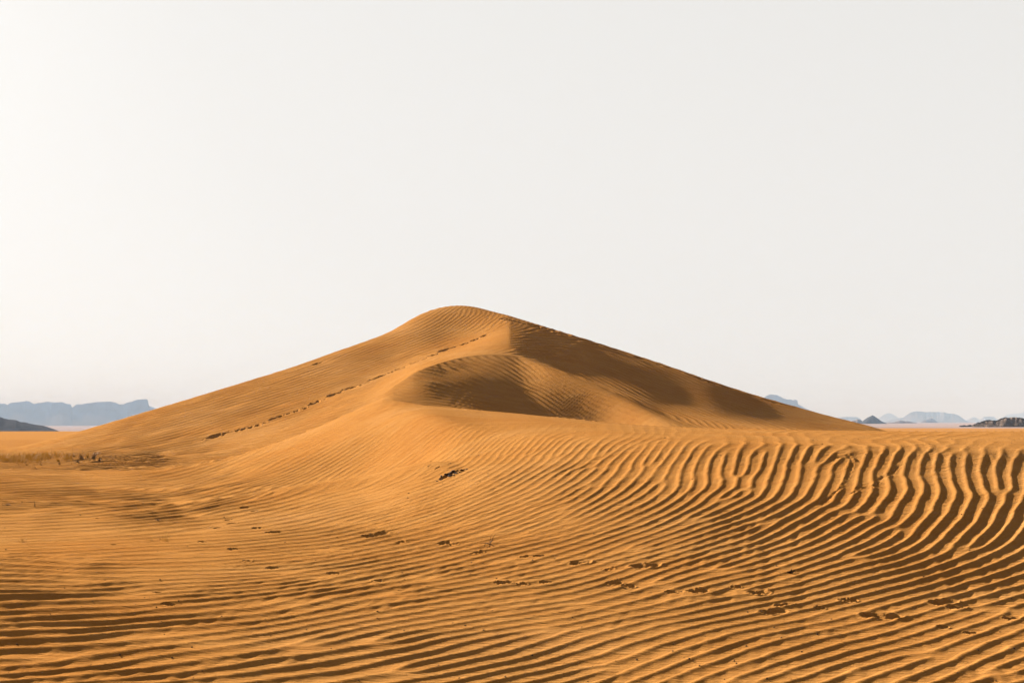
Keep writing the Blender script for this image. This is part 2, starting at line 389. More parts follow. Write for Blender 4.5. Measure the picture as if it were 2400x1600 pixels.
def ground_at(u, v, ymin=3.0, ymax=86.0):
    """where the sight line with bearings (u, v) meets the sand"""
    j = int(round((( u - 1200)/F - S_[0])/ds)); col = HV - F*Z[:, j]/YR
    ok = np.nonzero((col <= v) & (YR > ymin) & (YR < ymax))[0]
    i = ok[0] if len(ok) else int(np.argmin(np.abs(YR - ymax)))
    y = YR[i]; return y*(u - 1200)/F, y, Z[i, j]
def zat(x, y):
    s = x/y; fj = (s - S_[0])/ds; j = int(np.clip(fj, 0, NS-2)); fj -= j
    i = int(np.clip(np.searchsorted(YR, y) - 1, 0, NR-2)); fi = (y - YR[i])/(YR[i+1]-YR[i])
    return (Z[i, j]*(1-fj) + Z[i, j+1]*fj)*(1-fi) + (Z[i+1, j]*(1-fj) + Z[i+1, j+1]*fj)*fi
def press(x, y, ang, length, width, depth, rim=0.25, heel=True):
    """tread a footprint into the sand"""
    rr = length*1.3
    a, b = np.searchsorted(YR, y - rr), np.searchsorted(YR, y + rr)
    c = int(max(0, ((x - rr)/y - .002 - S_[0])/ds)); d = int(min(NS, ((x + rr)/y + .002 - S_[0])/ds + 2))
    if b <= a or d <= c: return
    X = XX[a:b, c:d] - x; Y = YY[a:b, c:d] - y
    ca, sa = math.cos(ang), math.sin(ang)
    p_ = (X*ca + Y*sa)/(length/2); q_ = (-X*sa + Y*ca)/(width/2)
    q2 = q_/(1.0 - 0.22*np.cos(np.pi*np.clip(p_ - .1, -1, 1)*1.6))
    e = (np.abs(p_)**2.6 + np.abs(q2)**2.4)
    hole = 1 - smoothstep(0.5, 1.25, e)
    if heel: hole = hole*(0.8 + 0.35*np.tanh(-p_*3))
    rimm = np.exp(-((e - 1.35)/0.35)**2)
    base = np.median(Z[a:b, c:d][e < 1.3]) if (e < 1.3).any() else 0
    zz = Z[a:b, c:d]
    Z[a:b, c:d] = zz*(1-hole*.95) + (base - depth)*hole*.95 + rim*depth*rimm
def fp(u, v, lpx, ang, depth=0.035, wr=0.38, rim=0.3):
    x, y, z = ground_at(u, v); ln = min(lpx*y/F/max(.35, abs(math.cos(ang))), 0.62 if y < 20 else 3.0)
    press(x, y, ang, ln, ln*wr, depth, rim)
near_prints = [(1778,1386,46,.2),(1722,1374,26,-.2),(1838,1418,36,.5),(1812,1433,60,.25),(1988,1404,36,-.3),(1922,1425,22,.1),(2068,1442,76,-.35),(2212,1414,56,.3),(2243,1425,36,-.2),
 (2372,1450,36,.2),(2210,1470,24,.1),(2275,1483,26,-.1),(1634,1385,44,.1),(1436,1365,38,.3),(1468,1372,36,-.2),(1574,1387,24,.2),(1512,1327,60,-.3),(1362,1320,42,.2),(1347,1316,18,0),
 (1424,1331,26,.5),(1264,1303,22,.0),(1226,1304,22,.1),(1042,1273,26,0),(1062,1275,20,0),(1118,1294,26,.3),(880,1254,50,.3),(940,1269,20,.2),(640,1332,26,.15),(576,1313,24,.2),(782,1343,24,.1),
 (884,1361,20,.1),(1222,1368,26,.1),(1280,1365,24,.0),(1180,1366,34,.3),(641,1247,30,.1),(603,1238,20,.1),(540,1217,24,.5),(477,1233,28,.1),(511,1237,16,.2),(543,1226,18,.3),(574,1190,14,.5),(599,1197,18,.1),
 (547,1287,20,.1),(475,1270,16,0),(395,1418,26,-.3),(268,1276,12,.1),(227,1215,12,.0),(370,1388,18,.1)]
for (u, v, l, a) in near_prints:
    fp(u, v, l*1.15, a, depth=0.05, wr=0.62, rim=.16)
# half-buried scoop on the slope
fp(1057, 1112, 46, .75, depth=0.15, wr=0.38, rim=0.08); fp(1026, 1096, 10, .8, depth=0.08, wr=.5, rim=.1)
trail = [(1136,787),(1112,797),(1088,807),(1062,815),(1039,823),(1016,832),(993,841),(972,850),(950,859),(933,866),(917,872),(898,880),(879,888),(862,895),(845,901),(830,907),(815,912),(796,920),(779,926),(756,936),(735,946),(714,954),
 (694,962),(676,969),(660,975),(640,983),(621,990),(604,996),(587,1002),(571,1006),(556,1009),(540,1014),(524,1019),(506,1022),(490,1026)]
for k, (u, v) in enumerate(trail):
    big = True
    x, y, z = ground_at(u, v, 48); x2, y2, z2 = ground_at(*trail[min(k + 1, len(trail)-1)], 48)
    if k >= len(trail) - 2: x2, y2 = x - 1.5, y - 1.5
    sp = math.hypot(x2 - x, y2 - y)
    press(x, y, math.atan2(y2 - y, x2 - x) + random.uniform(-.1, .1), min(sp*random.uniform(.58, .74), 1.6), random.uniform(.45, .62), random.uniform(.13, .2)*(1 if k < 24 else .6), 0.2, False)
for (u, v, l, w_, dp) in [(742,851,1.0,.4,.15),(1186,745,.9,.5,.35),(1200,749,1.6,.35,.28),(1222,755,1.6,.4,.22),(1262,764,1.4,.5,.22),(1288,773,1.8,.5,.26),(1312,781,1.4,.5,.2),
                      (1368,796,.8,.4,.2),(1400,806,.6,.4,.12),(1440,819,.6,.4,.1),(1500,838,.7,.4,.12),(1560,858,.8,.4,.12),(1612,875,.9,.4,.14),(1640,885,1.,.4,.18),(1664,893,1.0,.4,.18),
                      (1700,905,.9,.4,.16),(1760,925,.8,.4,.14),(1800,936,.8,.4,.14),(1822,942,.9,.4,.14),(1850,950,.9,.4,.14)]:
    x, y, z = ground_at(u, v + 2, 48); press(x, y, -0.5 + random.uniform(-.3, .3), l*random.uniform(.6, 1.2), w_, dp*random.uniform(.5, 1.0), 0.08, False)
# beetle tracks
for path in ([(2012,1082),(2003,1070),(1985,1068),(1962,1072),(1943,1082)],[(1985,1068),(1995,1075),(1997,1090),(1988,1115),(1972,1140),(1950,1162),(1925,1185)],[(2104,1095),(2090,1112),(2068,1118),(2052,1138),(2040,1143),(2012,1143),(1995,1158)],[(2130,1045),(2150,1043),(2185,1040),(2210,1036)]):
    for (a, b) in zip(path[:-1], path[1:]):
        n_ = int(math.dist(a, b)/3) + 1
        for q in range(n_):
            t = q/n_; x, y, z = ground_at(a[0] + (b[0]-a[0])*t, a[1] + (b[1]-a[1])*t); press(x, y, 0, .05, .05, .012, .5, False)
print('prints', time.time() - T00)

# ------------------------------------------------------------------ materials
def mat(name): 
    m = bpy.data.materials.new(name); m.use_nodes = True; nt = m.node_tree
    b = nt.nodes['Principled BSDF']; return m, nt, b
def nd(nt, t, **k):
    n = nt.nodes.new(t)
    for a, b in k.items():
        if hasattr(n, a): setattr(n, a, b)
        else: n.inputs[a].default_value = b
    return n
def ramp(nt, src, stops):
    n = nt.nodes.new('ShaderNodeValToRGB'); nt.links.new(src, n.inputs[0]); cr = n.color_ramp
    while len(cr.elements) < len(stops): cr.elements.new(0.5)
    for e, (p_, c) in zip(cr.elements, stops): e.position = p_; e.color = (*c, 1)
    return n
SAND = (0.153, 0.0690, 0.0180)
def sand_material(name, bump=True):
    m, nt, b = mat(name); lk = nt.links.new
    tc = nd(nt, 'ShaderNodeTexCoord')
    n1 = nd(nt, 'ShaderNodeTexNoise', **{'Scale': 0.22, 'Detail': 6.0, 'Roughness': .6}); lk(tc.outputs['Object'], n1.inputs['Vector'])
    n2 = nd(nt, 'ShaderNodeTexNoise', **{'Scale': 160.0, 'Detail': 3.0, 'Roughness': .7}); lk(tc.outputs['Object'], n2.inputs['Vector'])
    r1 = ramp(nt, n1.outputs['Fac'], [(0.32, (SAND[0]*.95, SAND[1]*.88, SAND[2]*.80)), (0.52, SAND), (0.70, (SAND[0]*1.06, SAND[1]*1.12, SAND[2]*1.30))])
    mpd = nd(nt, 'ShaderNodeMapping'); mpd.inputs['Rotation'].default_value = (0, 0, R(-52)); mpd.inputs['Scale'].default_value = (.5, 3.2, 2.0); lk(tc.outputs['Object'], mpd.inputs['Vector'])
    nd2 = nd(nt, 'ShaderNodeTexNoise', **{'Scale': 1.0, 'Detail': 5.0, 'Roughness': .65}); lk(mpd.outputs[0], nd2.inputs['Vector'])
    rd = ramp(nt, nd2.outputs['Fac'], [(0.34, (.90, .85, .80)), (0.55, (1, 1, 1)), (0.74, (1.06, 1.12, 1.25))])
    mxd = nd(nt, 'ShaderNodeMixRGB', blend_type='MULTIPLY'); mxd.inputs[0].default_value = .9; lk(r1.outputs[0], mxd.inputs[1]); lk(rd.outputs[0], mxd.inputs[2]); r1 = mxd
    r2 = ramp(nt, n2.outputs['Fac'], [(0.28, (.62, .55, .5)), (0.5, (1, 1, 1)), (0.75, (1.12, 1.14, 1.2))])
    mx = nd(nt, 'ShaderNodeMixRGB', blend_type='MULTIPLY'); mx.inputs[0].default_value = 1.0
    lk(r1.outputs[0], mx.inputs[1]); lk(r2.outputs[0], mx.inputs[2]); lk(mx.outputs[0], b.inputs['Base Color'])
    b.inputs['Roughness'].default_value = 0.95; b.inputs['Specular IOR Level'].default_value = 0.0
    if bump:
        # little secondary ripples lying across the big ones, and grain
        mp = nd(nt, 'ShaderNodeMapping'); mp.inputs['Rotation'].default_value = (0, 0, R(-72)); mp.inputs['Scale'].default_value = (5.0, 22.0, 6.0)
        lk(tc.outputs['Object'], mp.inputs['Vector'])
        n3 = nd(nt, 'ShaderNodeTexNoise', **{'Scale': 1.0, 'Detail': 3.0, 'Roughness': .55, 'Distortion': .6}); lk(mp.outputs[0], n3.inputs['Vector'])
        bp = nd(nt, 'ShaderNodeBump', **{'Strength': 1.0, 'Distance': 0.03}); lk(n3.outputs['Fac'], bp.inputs['Height'])
        n4 = nd(nt, 'ShaderNodeTexNoise', **{'Scale': 90.0, 'Detail': 4.0, 'Roughness': .75}); lk(tc.outputs['Object'], n4.inputs['Vector'])
        bp2 = nd(nt, 'ShaderNodeBump', **{'Strength': 0.8, 'Distance': 0.008}); lk(n4.outputs['Fac'], bp2.inputs['Height']); lk(bp.outputs[0], bp2.inputs['Normal'])
        lk(bp2.outputs[0], b.inputs['Normal'])
    return m
M_SAND = sand_material('sand')

def tag(o, label=None, cat=None, group=None, kind=None):
    for k, v in (('label', label), ('category', cat), ('group', group), ('kind', kind)):
        if v: o[k] = v
    return o
def link(name, verts, faces, m, parent=None, smooth=False):
    me = bpy.data.meshes.new(name); me.from_pydata([tuple(v) for v in verts], [], faces); me.update()
    if smooth: me.polygons.foreach_set('use_smooth', [True]*len(me.polygons))
    me.materials.append(m); o_ = bpy.data.objects.new(name, me); C.objects.link(o_); o_.parent = parent
    return o_

# ------------------------------------------------------------------ the sand sheets (one fan-shaped grid, divided at the first crest line)
P = np.empty((NR, NS, 3)); P[..., 0] = XX; P[..., 1] = YY; P[..., 2] = Z
dPr = np.gradient(P, axis=0); dPc = np.gradient(P, axis=1); NRM = np.cross(dPc, dPr); NRM /= np.linalg.norm(NRM, axis=-1, keepdims=True)
fr, fc = np.meshgrid(np.arange(NR-1), np.arange(NS-1), indexing='ij')
front = (YR[:-1][:, None] + YR[1:][:, None])*.5 < 0.5*(yT[:-1] + yT[1:])[None]
def grid_object(name, mask, m):
    a = fr[mask]; b = fc[mask]
    q = np.stack([a*NS + b, a*NS + b + 1, (a+1)*NS + b + 1, (a+1)*NS + b], 1)
    used, inv = np.unique(q.ravel(), return_inverse=True)
    me = bpy.data.meshes.new(name)
    me.vertices.add(len(used)); me.vertices.foreach_set('co', P.reshape(-1, 3)[used].ravel().astype(np.float32))
    me.loops.add(len(inv)); me.loops.foreach_set('vertex_index', inv.astype(np.int32).ravel())
    nf = len(q); me.polygons.add(nf)
    me.polygons.foreach_set('loop_start', np.arange(0, nf*4, 4, dtype=np.int32))
    me.polygons.foreach_set('use_smooth', np.ones(nf, bool))
    me.update(calc_edges=True)
    try: me.normals_split_custom_set_from_vertices(NRM.reshape(-1, 3)[used].astype(np.float32))
    except Exception as e: print('normals', e)
    me.materials.append(m)
    o_ = bpy.data.objects.new(name, me); C.objects.link(o_); tag(o_, kind='structure'); return o_
ground = grid_object('sand_ground', front, M_SAND)
dune = grid_object('sand_dune', ~front, M_SAND)
# the same sand carried on to either side of the view, a coarser sheet
for side in (-1, 1):
    e = 0 if side < 0 else NS - 1
    sw = side*np.concatenate([[0.5975], np.geomspace(0.602, 1.7, 150)])
    rw = np.arange(0, NR, 3); yw = YR[rw][:, None]*np.ones((1, len(sw))); xw = yw*sw[None]
    base = np.repeat(blur(Z - RIP, 12, 0)[rw, e][:, None], len(sw), 1)
    cw = (0.30 if side < 0 else 0.86); lw = 0.33*(1 + 0.12*vnoise(xw/3, yw/3, 61))
    tw = 2*np.pi*(-xw*math.sin(cw) + yw*math.cos(cw))/0.34 + 1.3*vnoise(xw/1.5, yw/1.3, 62) + .5*vnoise(xw/.5, yw/.4, 63)
    aw = 0.030*(1 + .5*vnoise(xw/1.2, yw/1.0, 64))*smoothstep(4, 5.5, yw)*(1 - smoothstep(16, 22, yw))
    zw = base + aw*((0.5*(1 + np.cos(tw + .4*np.sin(tw))))**1.3 - .4)
    zw = zw*smoothstep(.598, .63, np.abs(sw))[None] + Z[rw, e][:, None]*(1 - smoothstep(.598, .63, np.abs(sw)))[None]
    zw = zw + .10*vnoise(xw/4.0, yw/4.0, 65)*smoothstep(.63, .82, np.abs(sw))[None]
    far = smoothstep(.65, 1.5, np.abs(sw))[None]*smoothstep(20, 50, yw)
    zw = zw*(1 - far) - 1.6*far; zw[:, 0] -= .03
    vs = np.stack([xw, yw, zw], -1).reshape(-1, 3); nc = len(sw)
    fs = [((r_*nc + c_, r_*nc + c_ + 1, (r_+1)*nc + c_ + 1, (r_+1)*nc + c_) if side > 0 else (r_*nc + c_ + 1, r_*nc + c_, (r_+1)*nc + c_, (r_+1)*nc + c_ + 1)) for r_ in range(len(rw)-1) for c_ in range(nc-1)]
    tag(link('sand_ground', vs, fs, M_SAND, smooth=True), kind='structure')
print('meshes', time.time() - T00)
# ------------------------------------------------------------------ the gravel plain out to the horizon
def plain_z(x, y):
    s = x/np.maximum(y, 60.0)
    left = np.interp(y, [190, 420, 700, 1500, 4000, 9500], [-1.66, -4.0, -6.8, -9.5, -15, -34])
    right = np.interp(y, [262, 350, 1000, 4000, 9500], [-1.66, -1.78, -2.7, -4.6, -11])
    w = smoothstep(-0.28, 0.0, s)
    return left*(1-w) + right*w
gx = np.unique(np.concatenate([-np.geomspace(1, 9000, 60), [0], np.geomspace(1, 9000, 60)]))
gy = np.unique(np.concatenate([-np.geomspace(1, 300, 12), [0], np.geomspace(1, 98, 24), np.geomspace(98, 9500, 90)]))
GX, GY = np.meshgrid(gx, gy); GZ = plain_z(GX, GY)
under = (GY > 2.2) & (GY < 97) & (np.abs(GX) < 1.5*GY)
GZ = np.where(under, -2.6, GZ)
PV = np.stack([GX, GY, GZ], -1).reshape(-1, 3); nx_ = len(gx)
PF = [(r_*nx_ + c_, r_*nx_ + c_ + 1, (r_+1)*nx_ + c_ + 1, (r_+1)*nx_ + c_) for r_ in range(len(gy)-1) for c_ in range(nx_-1)]
m, nt, b = mat('desert_plain'); lk = nt.links.new
tc = nd(nt, 'ShaderNodeTexCoord')
mp = nd(nt, 'ShaderNodeMapping'); mp.inputs['Scale'].default_value = (0.004, 0.02, 0.02); lk(tc.outputs['Object'], mp.inputs['Vector'])
nz = nd(nt, 'ShaderNodeTexNoise', **{'Scale': 1.0, 'Detail': 5.0, 'Roughness': .6}); lk(mp.outputs[0], nz.inputs['Vector'])
grav = ramp(nt, nz.outputs['Fac'], [(0.30, (.115, .085, .075)), (0.48, (.150, .115, .105)), (0.56, (.085, .064, .060)), (0.72, (.160, .125, .115))])
sx = nd(nt, 'ShaderNodeSeparateXYZ'); lk(tc.outputs['Object'], sx.inputs[0])
n6 = nd(nt, 'ShaderNodeTexNoise', **{'Scale': 0.03, 'Detail': 4.0}); lk(tc.outputs['Object'], n6.inputs['Vector'])
ma = nd(nt, 'ShaderNodeMath', operation='MULTIPLY_ADD'); lk(n6.outputs['Fac'], ma.inputs[0]); ma.inputs[1].default_value = 60.0; lk(sx.outputs['Y'], ma.inputs[2])
mr = nd(nt, 'ShaderNodeMapRange'); lk(ma.outputs[0], mr.inputs[0]); mr.inputs[1].default_value = 285.0; mr.inputs[2].default_value = 330.0
mxp = nd(nt, 'ShaderNodeMixRGB'); lk(mr.outputs[0], mxp.inputs[0]); mxp.inputs[1].default_value = (*SAND, 1); lk(grav.outputs[0], mxp.inputs[2])
lk(mxp.outputs[0], b.inputs['Base Color']); b.inputs['Roughness'].default_value = 1; b.inputs['Specular IOR Level'].default_value = 0
n7 = nd(nt, 'ShaderNodeTexNoise', **{'Scale': 0.8, 'Detail': 4.0}); lk(tc.outputs['Object'], n7.inputs['Vector'])
bq = nd(nt, 'ShaderNodeBump', **{'Strength': 1.0, 'Distance': 0.12}); lk(n7.outputs['Fac'], bq.inputs['Height']); lk(bq.outputs[0], b.inputs['Normal'])
tag(link('desert_plain', PV, PF, m, smooth=True), kind='structure')

# ------------------------------------------------------------------ rocks, hills and mesas
def rock_material(name, c1, c2, scale, bump=1.0, dist=1.0):
    m, nt, b = mat(name); lk = nt.links.new
    tc = nd(nt, 'ShaderNodeTexCoord')
    n = nd(nt, 'ShaderNodeTexNoise', **{'Scale': scale, 'Detail': 8.0, 'Roughness': .7}); lk(tc.outputs['Object'], n.inputs['Vector'])
    r_ = ramp(nt, n.outputs['Fac'], [(0.35, c1), (0.65, c2)]); lk(r_.outputs[0], b.inputs['Base Color'])
    b.inputs['Roughness'].default_value = 1; b.inputs['Specular IOR Level'].default_value = 0
    bp = nd(nt, 'ShaderNodeBump', **{'Strength': bump, 'Distance': dist}); lk(n.outputs['Fac'], bp.inputs['Height']); lk(bp.outputs[0], b.inputs['Normal'])
    return m
M_MESA = rock_material('mesa_rock', (.030, .024, .022), (.045, .036, .032), .03, .6, 5)
M_DARK = rock_material('dark_gravel', (.012, .012, .014), (.035, .033, .033), .35, 1, 2)
M_BASALT = rock_material('dark_boulder', (.010, .009, .009), (.028, .024, .022), 2.0, 1, .15)
M_DUSTY = rock_material('dusty_slope', (.040, .029, .023), (.080, .058, .044), .25, 1, .5)

def hill(name, D, sil, mat_, thick, cliff=0.0, rough=0.03, n=220, rows=18, seed=0):
    """a hill standing D metres away; sil lists its skyline bearings"""
    su = np.array([p_[0] for p_ in sil], float); sv = np.array([p_[1] for p_ in sil], float)
    u = np.linspace(su[0], su[-1], n); v = np.interp(u, su, sv)
    x = (u - 1200)/F*D; base = float(plain_z(x.mean(), np.array(D)))
    Hc = (HV - v)*D/F - base; Hc = np.maximum(Hc, 0.0)
    Hm = Hc.max()
    nn = vnoise(x/(Hm*.35), x*0 + seed*3.3, 5 + seed) * .5 + vnoise(x/(Hm*.12), x*0 + seed*1.3, 9 + seed)*.3
    Hc = Hc*(1 + rough*nn)
    tt_ = np.linspace(0, 1, rows)
    verts = np.zeros((rows, n, 3))
    for k, t in enumerate(tt_):
        if t <= .5:
            q = t*2
            h = q**.9*(1-cliff) if q < .82 else (.82**.9)*(1-cliff) + (1-(.82**.9)*(1-cliff))*smoothstep(.82, .92, q)
            if cliff == 0: h = math.sin(q*math.pi/2)**1.15
        else: h = 1 - ((t-.5)*2)**1.6
        gul = 1 + .12*vnoise(x/(Hm*.22) + seed, x*0 + t*2.2, 31 + seed) * math.sin(math.pi*t)
        z = Hc*h*(gul if t != .5 else 1)
        z = np.minimum(z, Hc)
        d = (t - .5)*2*thick + (.10*thick*vnoise(x/(Hm*.5), x*0 + t*3, 17 + seed))
        verts[k, :, 0] = x*(1 + d/D) ; verts[k, :, 1] = D + d; verts[k, :, 2] = base + z - (1.0 if k in (0, rows-1) else 0)
    i0 = np.argmin(np.abs(tt_ - .5)); verts[i0, :, 2] = base + Hc
    fs = [(k*n + j, k*n + j + 1, (k+1)*n + j + 1, (k+1)*n + j) for k in range(rows-1) for j in range(n-1)]
    ob = link(name, verts.reshape(-1, 3), fs, mat_, smooth=False); tag(ob, kind='structure'); return ob, verts

hill('mesa', 4200, [(-420, 985),(-330, 960),(-200, 948),(-60, 944),(0, 945),(12, 945),(17, 949),(24, 944),(40, 942),(50, 940),(62, 939),(70, 941),(76, 945),(80, 947),(90, 944),(100, 943),(110, 941),(122, 941),(132, 943),
    (140, 942),(148, 942),(158, 946),(166, 946),(167.5, 954),(171, 953),(178, 947),(183, 946),(190, 947),(205, 945),(225, 943),(245, 942),(258, 941),(268, 943),(280, 947),(290, 947),(300, 943),(310, 941),(315, 938),
    (325, 936),(333, 935),(344, 935),(347, 938),(349, 951),(355, 953),(366, 957),(385, 964),(400, 972),(430, 985),(470, 999)], M_MESA, 260, cliff=.35, n=420, rows=27, seed=1)
hill('dark_hill', 720, [(-420, 900),(-300, 915),(-100, 955),(-40, 968),(0, 976),(10, 980),(20, 982),(30, 983),(38, 984),(48, 989),(60, 990),(72, 993),(82, 995),(100, 997),(110, 1000),(125, 1005),(135, 1009),(146, 1014)], M_DARK, 60, rough=.06, n=420, rows=27, seed=2)
hill('mesa', 4000, [(1700, 985),(1740, 965),(1785, 940),(1795, 929),(1803, 925),(1812, 924.5),(1822, 927),(1835, 932),(1845, 935),(1855, 935),(1858, 937),(1863, 935),(1869, 937),(1870.5, 947),(1880, 952),(1888, 957),(1900, 962),(1925, 975),(1955, 990)], M_MESA, 240, cliff=.35, n=260, rows=27, seed=3)
hill('mesa', 5600, [(1918, 990),(1925, 983),(1945, 976),(1960, 979),(1976, 977),(1990, 976.5),(2008, 977),(2017, 981),(2022, 990)], M_MESA, 200, cliff=.2, seed=4)
hill('dark_hill', 1700, [(1985, 991),(1993, 987),(2003, 984),(2012, 982),(2017, 984),(2024, 988),(2030, 991)], M_DUSTY, 22, rough=.2, n=90, rows=11, seed=5)
hill('cone_hill', 1400, [(2012, 992),(2018, 989),(2025, 984),(2033, 978),(2040, 975),(2045, 972.3),(2050, 975),(2057, 980),(2065, 986),(2073, 989.5),(2080, 992)], M_DARK, 20, rough=.04, n=160, rows=17, seed=6)
hill('dark_hill', 1900, [(2080, 990.5),(2087, 989.3),(2095, 989),(2105, 986),(2113, 985),(2120, 986.5),(2128, 986.5),(2138, 989),(2150, 990)], M_DUSTY, 18, rough=.2, n=90, rows=11, seed=7)
hill('mesa', 5400, [(2066, 990.5),(2072, 988.5),(2085, 985),(2100, 981),(2117, 978),(2125, 972),(2135, 966),(2148, 963),(2160, 964),(2172, 965.5),(2180, 964.5),(2200, 965),(2213, 966),(2220, 968),(2235, 969),(2247, 973),(2258, 981),(2268, 987),(2275, 990.5)], M_MESA, 300, cliff=.2, n=260, rows=27, seed=8)
hill('cone_hill', 3200, [(2154, 991),(2157, 990),(2165, 985),(2175, 982),(2183, 979.5),(2190, 983),(2199, 990),(2202, 991)], M_MESA, 30, rough=.04, n=90, rows=11, seed=9)
hill('mesa', 8000, [(2045, 988),(2060, 980),(2070, 972),(2080, 968),(2090, 969),(2100, 975),(2115, 985),(2125, 989)], M_MESA, 300, cliff=.2, seed=10)
hill('mesa', 7200, [(2255, 989),(2268, 983),(2278, 978),(2285, 977),(2292, 981),(2300, 986),(2305, 989)], M_MESA, 200, cliff=.2, seed=11)
hill('mesa', 6400, [(2292, 990),(2298, 983),(2305, 977),(2318, 975.5),(2330, 976.5),(2336, 982),(2345, 988),(2350, 990)], M_MESA, 200, cliff=.25, seed=12)
hill('mesa', 8300, [(2330, 988),(2360, 972),(2400, 966),(2460, 968),(2520, 975),(2600, 989)], M_MESA, 300, cliff=.2, seed=13)

def ico(r_, c, jit=.35, sub=1, flat=.75, seedv=None):
    bm = bmesh.new(); bmesh.ops.create_icosphere(bm, subdivisions=sub, radius=r_)
    for v in bm.verts:
        v.co *= 1 + random.uniform(-jit, jit)*.5; v.co.z *= flat
    a = random.uniform(0, 6.28); ca, sa = math.cos(a), math.sin(a)
    st = random.uniform(.8, 1.5)
    vs = [((v.co.x*st*ca - v.co.y*sa) + c[0], (v.co.x*st*sa + v.co.y*ca) + c[1], v.co.z + c[2]) for v in bm.verts]
    fs = [tuple(v.index for v in f.verts) for f in bm.faces]; bm.free(); return vs, fs
def pile(name, items, m, parent=None):
    V = []; Fc = []
    for vs, fs in items:
        o0 = len(V); V += vs; Fc += [tuple(i + o0 for i in f) for f in fs]
    return link(name, V, Fc, m, parent)
D0 = 360.0
outc, ov = hill('rocky_outcrop', D0, [(2276, 999),(2283, 996.5),(2290, 993),(2300, 989.5),(2312, 986.5),(2322, 986),(2332, 987.5),(2340, 986),(2350, 981.5),(2360, 978.5),(2370, 977.5),(2382, 977.5),(2395, 980),(2410, 984),(2440, 987),(2480, 992),(2530, 999)], M_DUSTY, 9, rough=.05, n=120, rows=17, seed=14)
it = []
for _ in range(1000):
    k = int(np.clip(random.gauss(8, 2.6), 1, 15)); j = random.randrange(3, 117)
    if vnoise(np.array(j/7.0), np.array(k/4.0), 77) < -.12: continue
    vtx = ov[k, j]; rr = random.uniform(.12, .36) * (1.15 if k >= 6 else .6)
    it.append(ico(rr, (vtx[0], vtx[1], vtx[2] + rr*.2), .5, 1))
tag(pile('boulders', it, M_BASALT, outc), kind='stuff')
def rock_thing(u, D, w, label, n=9, seed=0):
    random.seed(seed); x = (u-1200)/F*D; z = float(plain_z(np.array(x), np.array(D)))
    it = [ico(w*random.uniform(.22, .42), (x + random.uniform(-.5, .5)*w, D + random.uniform(-.3, .3)*w, z + w*.08), .5, 1) for _ in range(n)]
    return tag(pile('rock_heap', it, M_BASALT), label, 'rocks', 'rock heaps out on the plain')
rock_thing(2258, 372, 1.5, 'small black rock heap alone on the plain, farthest left of the rocky outcrop')
rock_thing(2273, 380, 1.7, 'low black rock heap touching the left foot of the rocky outcrop', seed=4)
random.seed(11)

# ------------------------------------------------------------------ dry plants
def plant_mat(name, c):
    m, nt, b = mat(name); b.inputs['Base Color'].default_value = (*c, 1); b.inputs['Roughness'].default_value = .8; b.inputs['Specular IOR Level'].default_value = .1
    tr = nd(nt, 'ShaderNodeBsdfTranslucent'); tr.inputs['Color'].default_value = (*c, 1); mx = nd(nt, 'ShaderNodeMixShader'); mx.inputs[0].default_value = .5
    o_ = [n for n in nt.nodes if n.type == 'OUTPUT_MATERIAL'][0]; nt.links.new(b.outputs[0], mx.inputs[1]); nt.links.new(tr.outputs[0], mx.inputs[2]); nt.links.new(mx.outputs[0], o_.inputs['Surface']); return m
G_YEL = plant_mat('dry_yellow_grass', (.33, .20, .035)); G_BRN = plant_mat('brown_grass', (.25, .15, .05)); G_DRK = plant_mat('dead_twig', (.035, .017, .008)); G_PALE = plant_mat('pale_straw', (.5, .3, .08))
def blade(V, Fc, x, y, z, h, w, ang, lean, seg=3):
    """a thin bent stalk with three sides"""
    dx_, dy_ = math.cos(ang), math.sin(ang); o0 = len(V)
    for k in range(seg + 1):
        t = k/seg; r_ = w*(1 - t*.85)*.5; cx = x + dx_*lean*h*t*t; cy = y + dy_*lean*h*t*t; cz = z + h*t*(1 - .25*lean*t)
        for q in range(3):
            a = q*2.094 + ang; V.append((cx + r_*math.cos(a), cy + r_*math.sin(a), cz))
    for k in range(seg):
        for q in range(3):
            a = o0 + k*3 + q; b_ = o0 + k*3 + (q+1) % 3; Fc.append((a, b_, b_+3, a+3))
def tuft(u, v, hpx, wpx, m, n, label, lean=.4, group='dry grass tufts on the sand', name='grass_tuft', dirn=None, wmul=1.0):
    x, y, z = ground_at(u, v); k = y/F; V = []; Fc = []
    for _ in range(n):
        r_ = abs(random.gauss(0, .5))*wpx*k*.5; a = random.uniform(0, 6.28)
        bx_ = x + r_*math.cos(a); by_ = y + r_*math.sin(a)*.8
        ang = (dirn + random.uniform(-.8, .8)) if dirn is not None else random.uniform(0, 6.28)
        blade(V, Fc, bx_, by_, zat(bx_, by_) - .02, hpx*k*random.uniform(.45, 1.05), max(.006, .0009*y*.42)*wmul, ang, random.uniform(.1, lean*2))
    o_ = link(name, [(p_[0]-x, p_[1]-y, p_[2]-z) for p_ in V], Fc, m); o_.location = (x, y, z)
    return tag(o_, label, 'dry grass', group)
tuft(218, 1076, 26, 14, G_BRN, 60, 'tallest reddish brown grass tuft, leaning right, near the right end of the grass band', .5, dirn=0.1)
tuft(190, 1075, 20, 16, G_BRN, 55, 'wide bushy brown grass tuft just left of the tallest leaning tuft', .45)
tuft(205, 1072, 15, 10, G_YEL, 34, 'thin yellow grass tuft between the wide bushy tuft and the tallest leaning tuft', .4)
tuft(233, 1083, 9, 5, G_DRK, 30, 'short black dead stump of grass, the farthest right of the grass band', .5)
tuft(234, 1074, 12, 8, G_YEL, 12, 'sparse yellow stalks standing behind the black dead stump', .6)
tuft(182, 1083, 7, 13, G_DRK, 45, 'low dark clump of dead grass in front of the wide bushy brown tuft', .9)
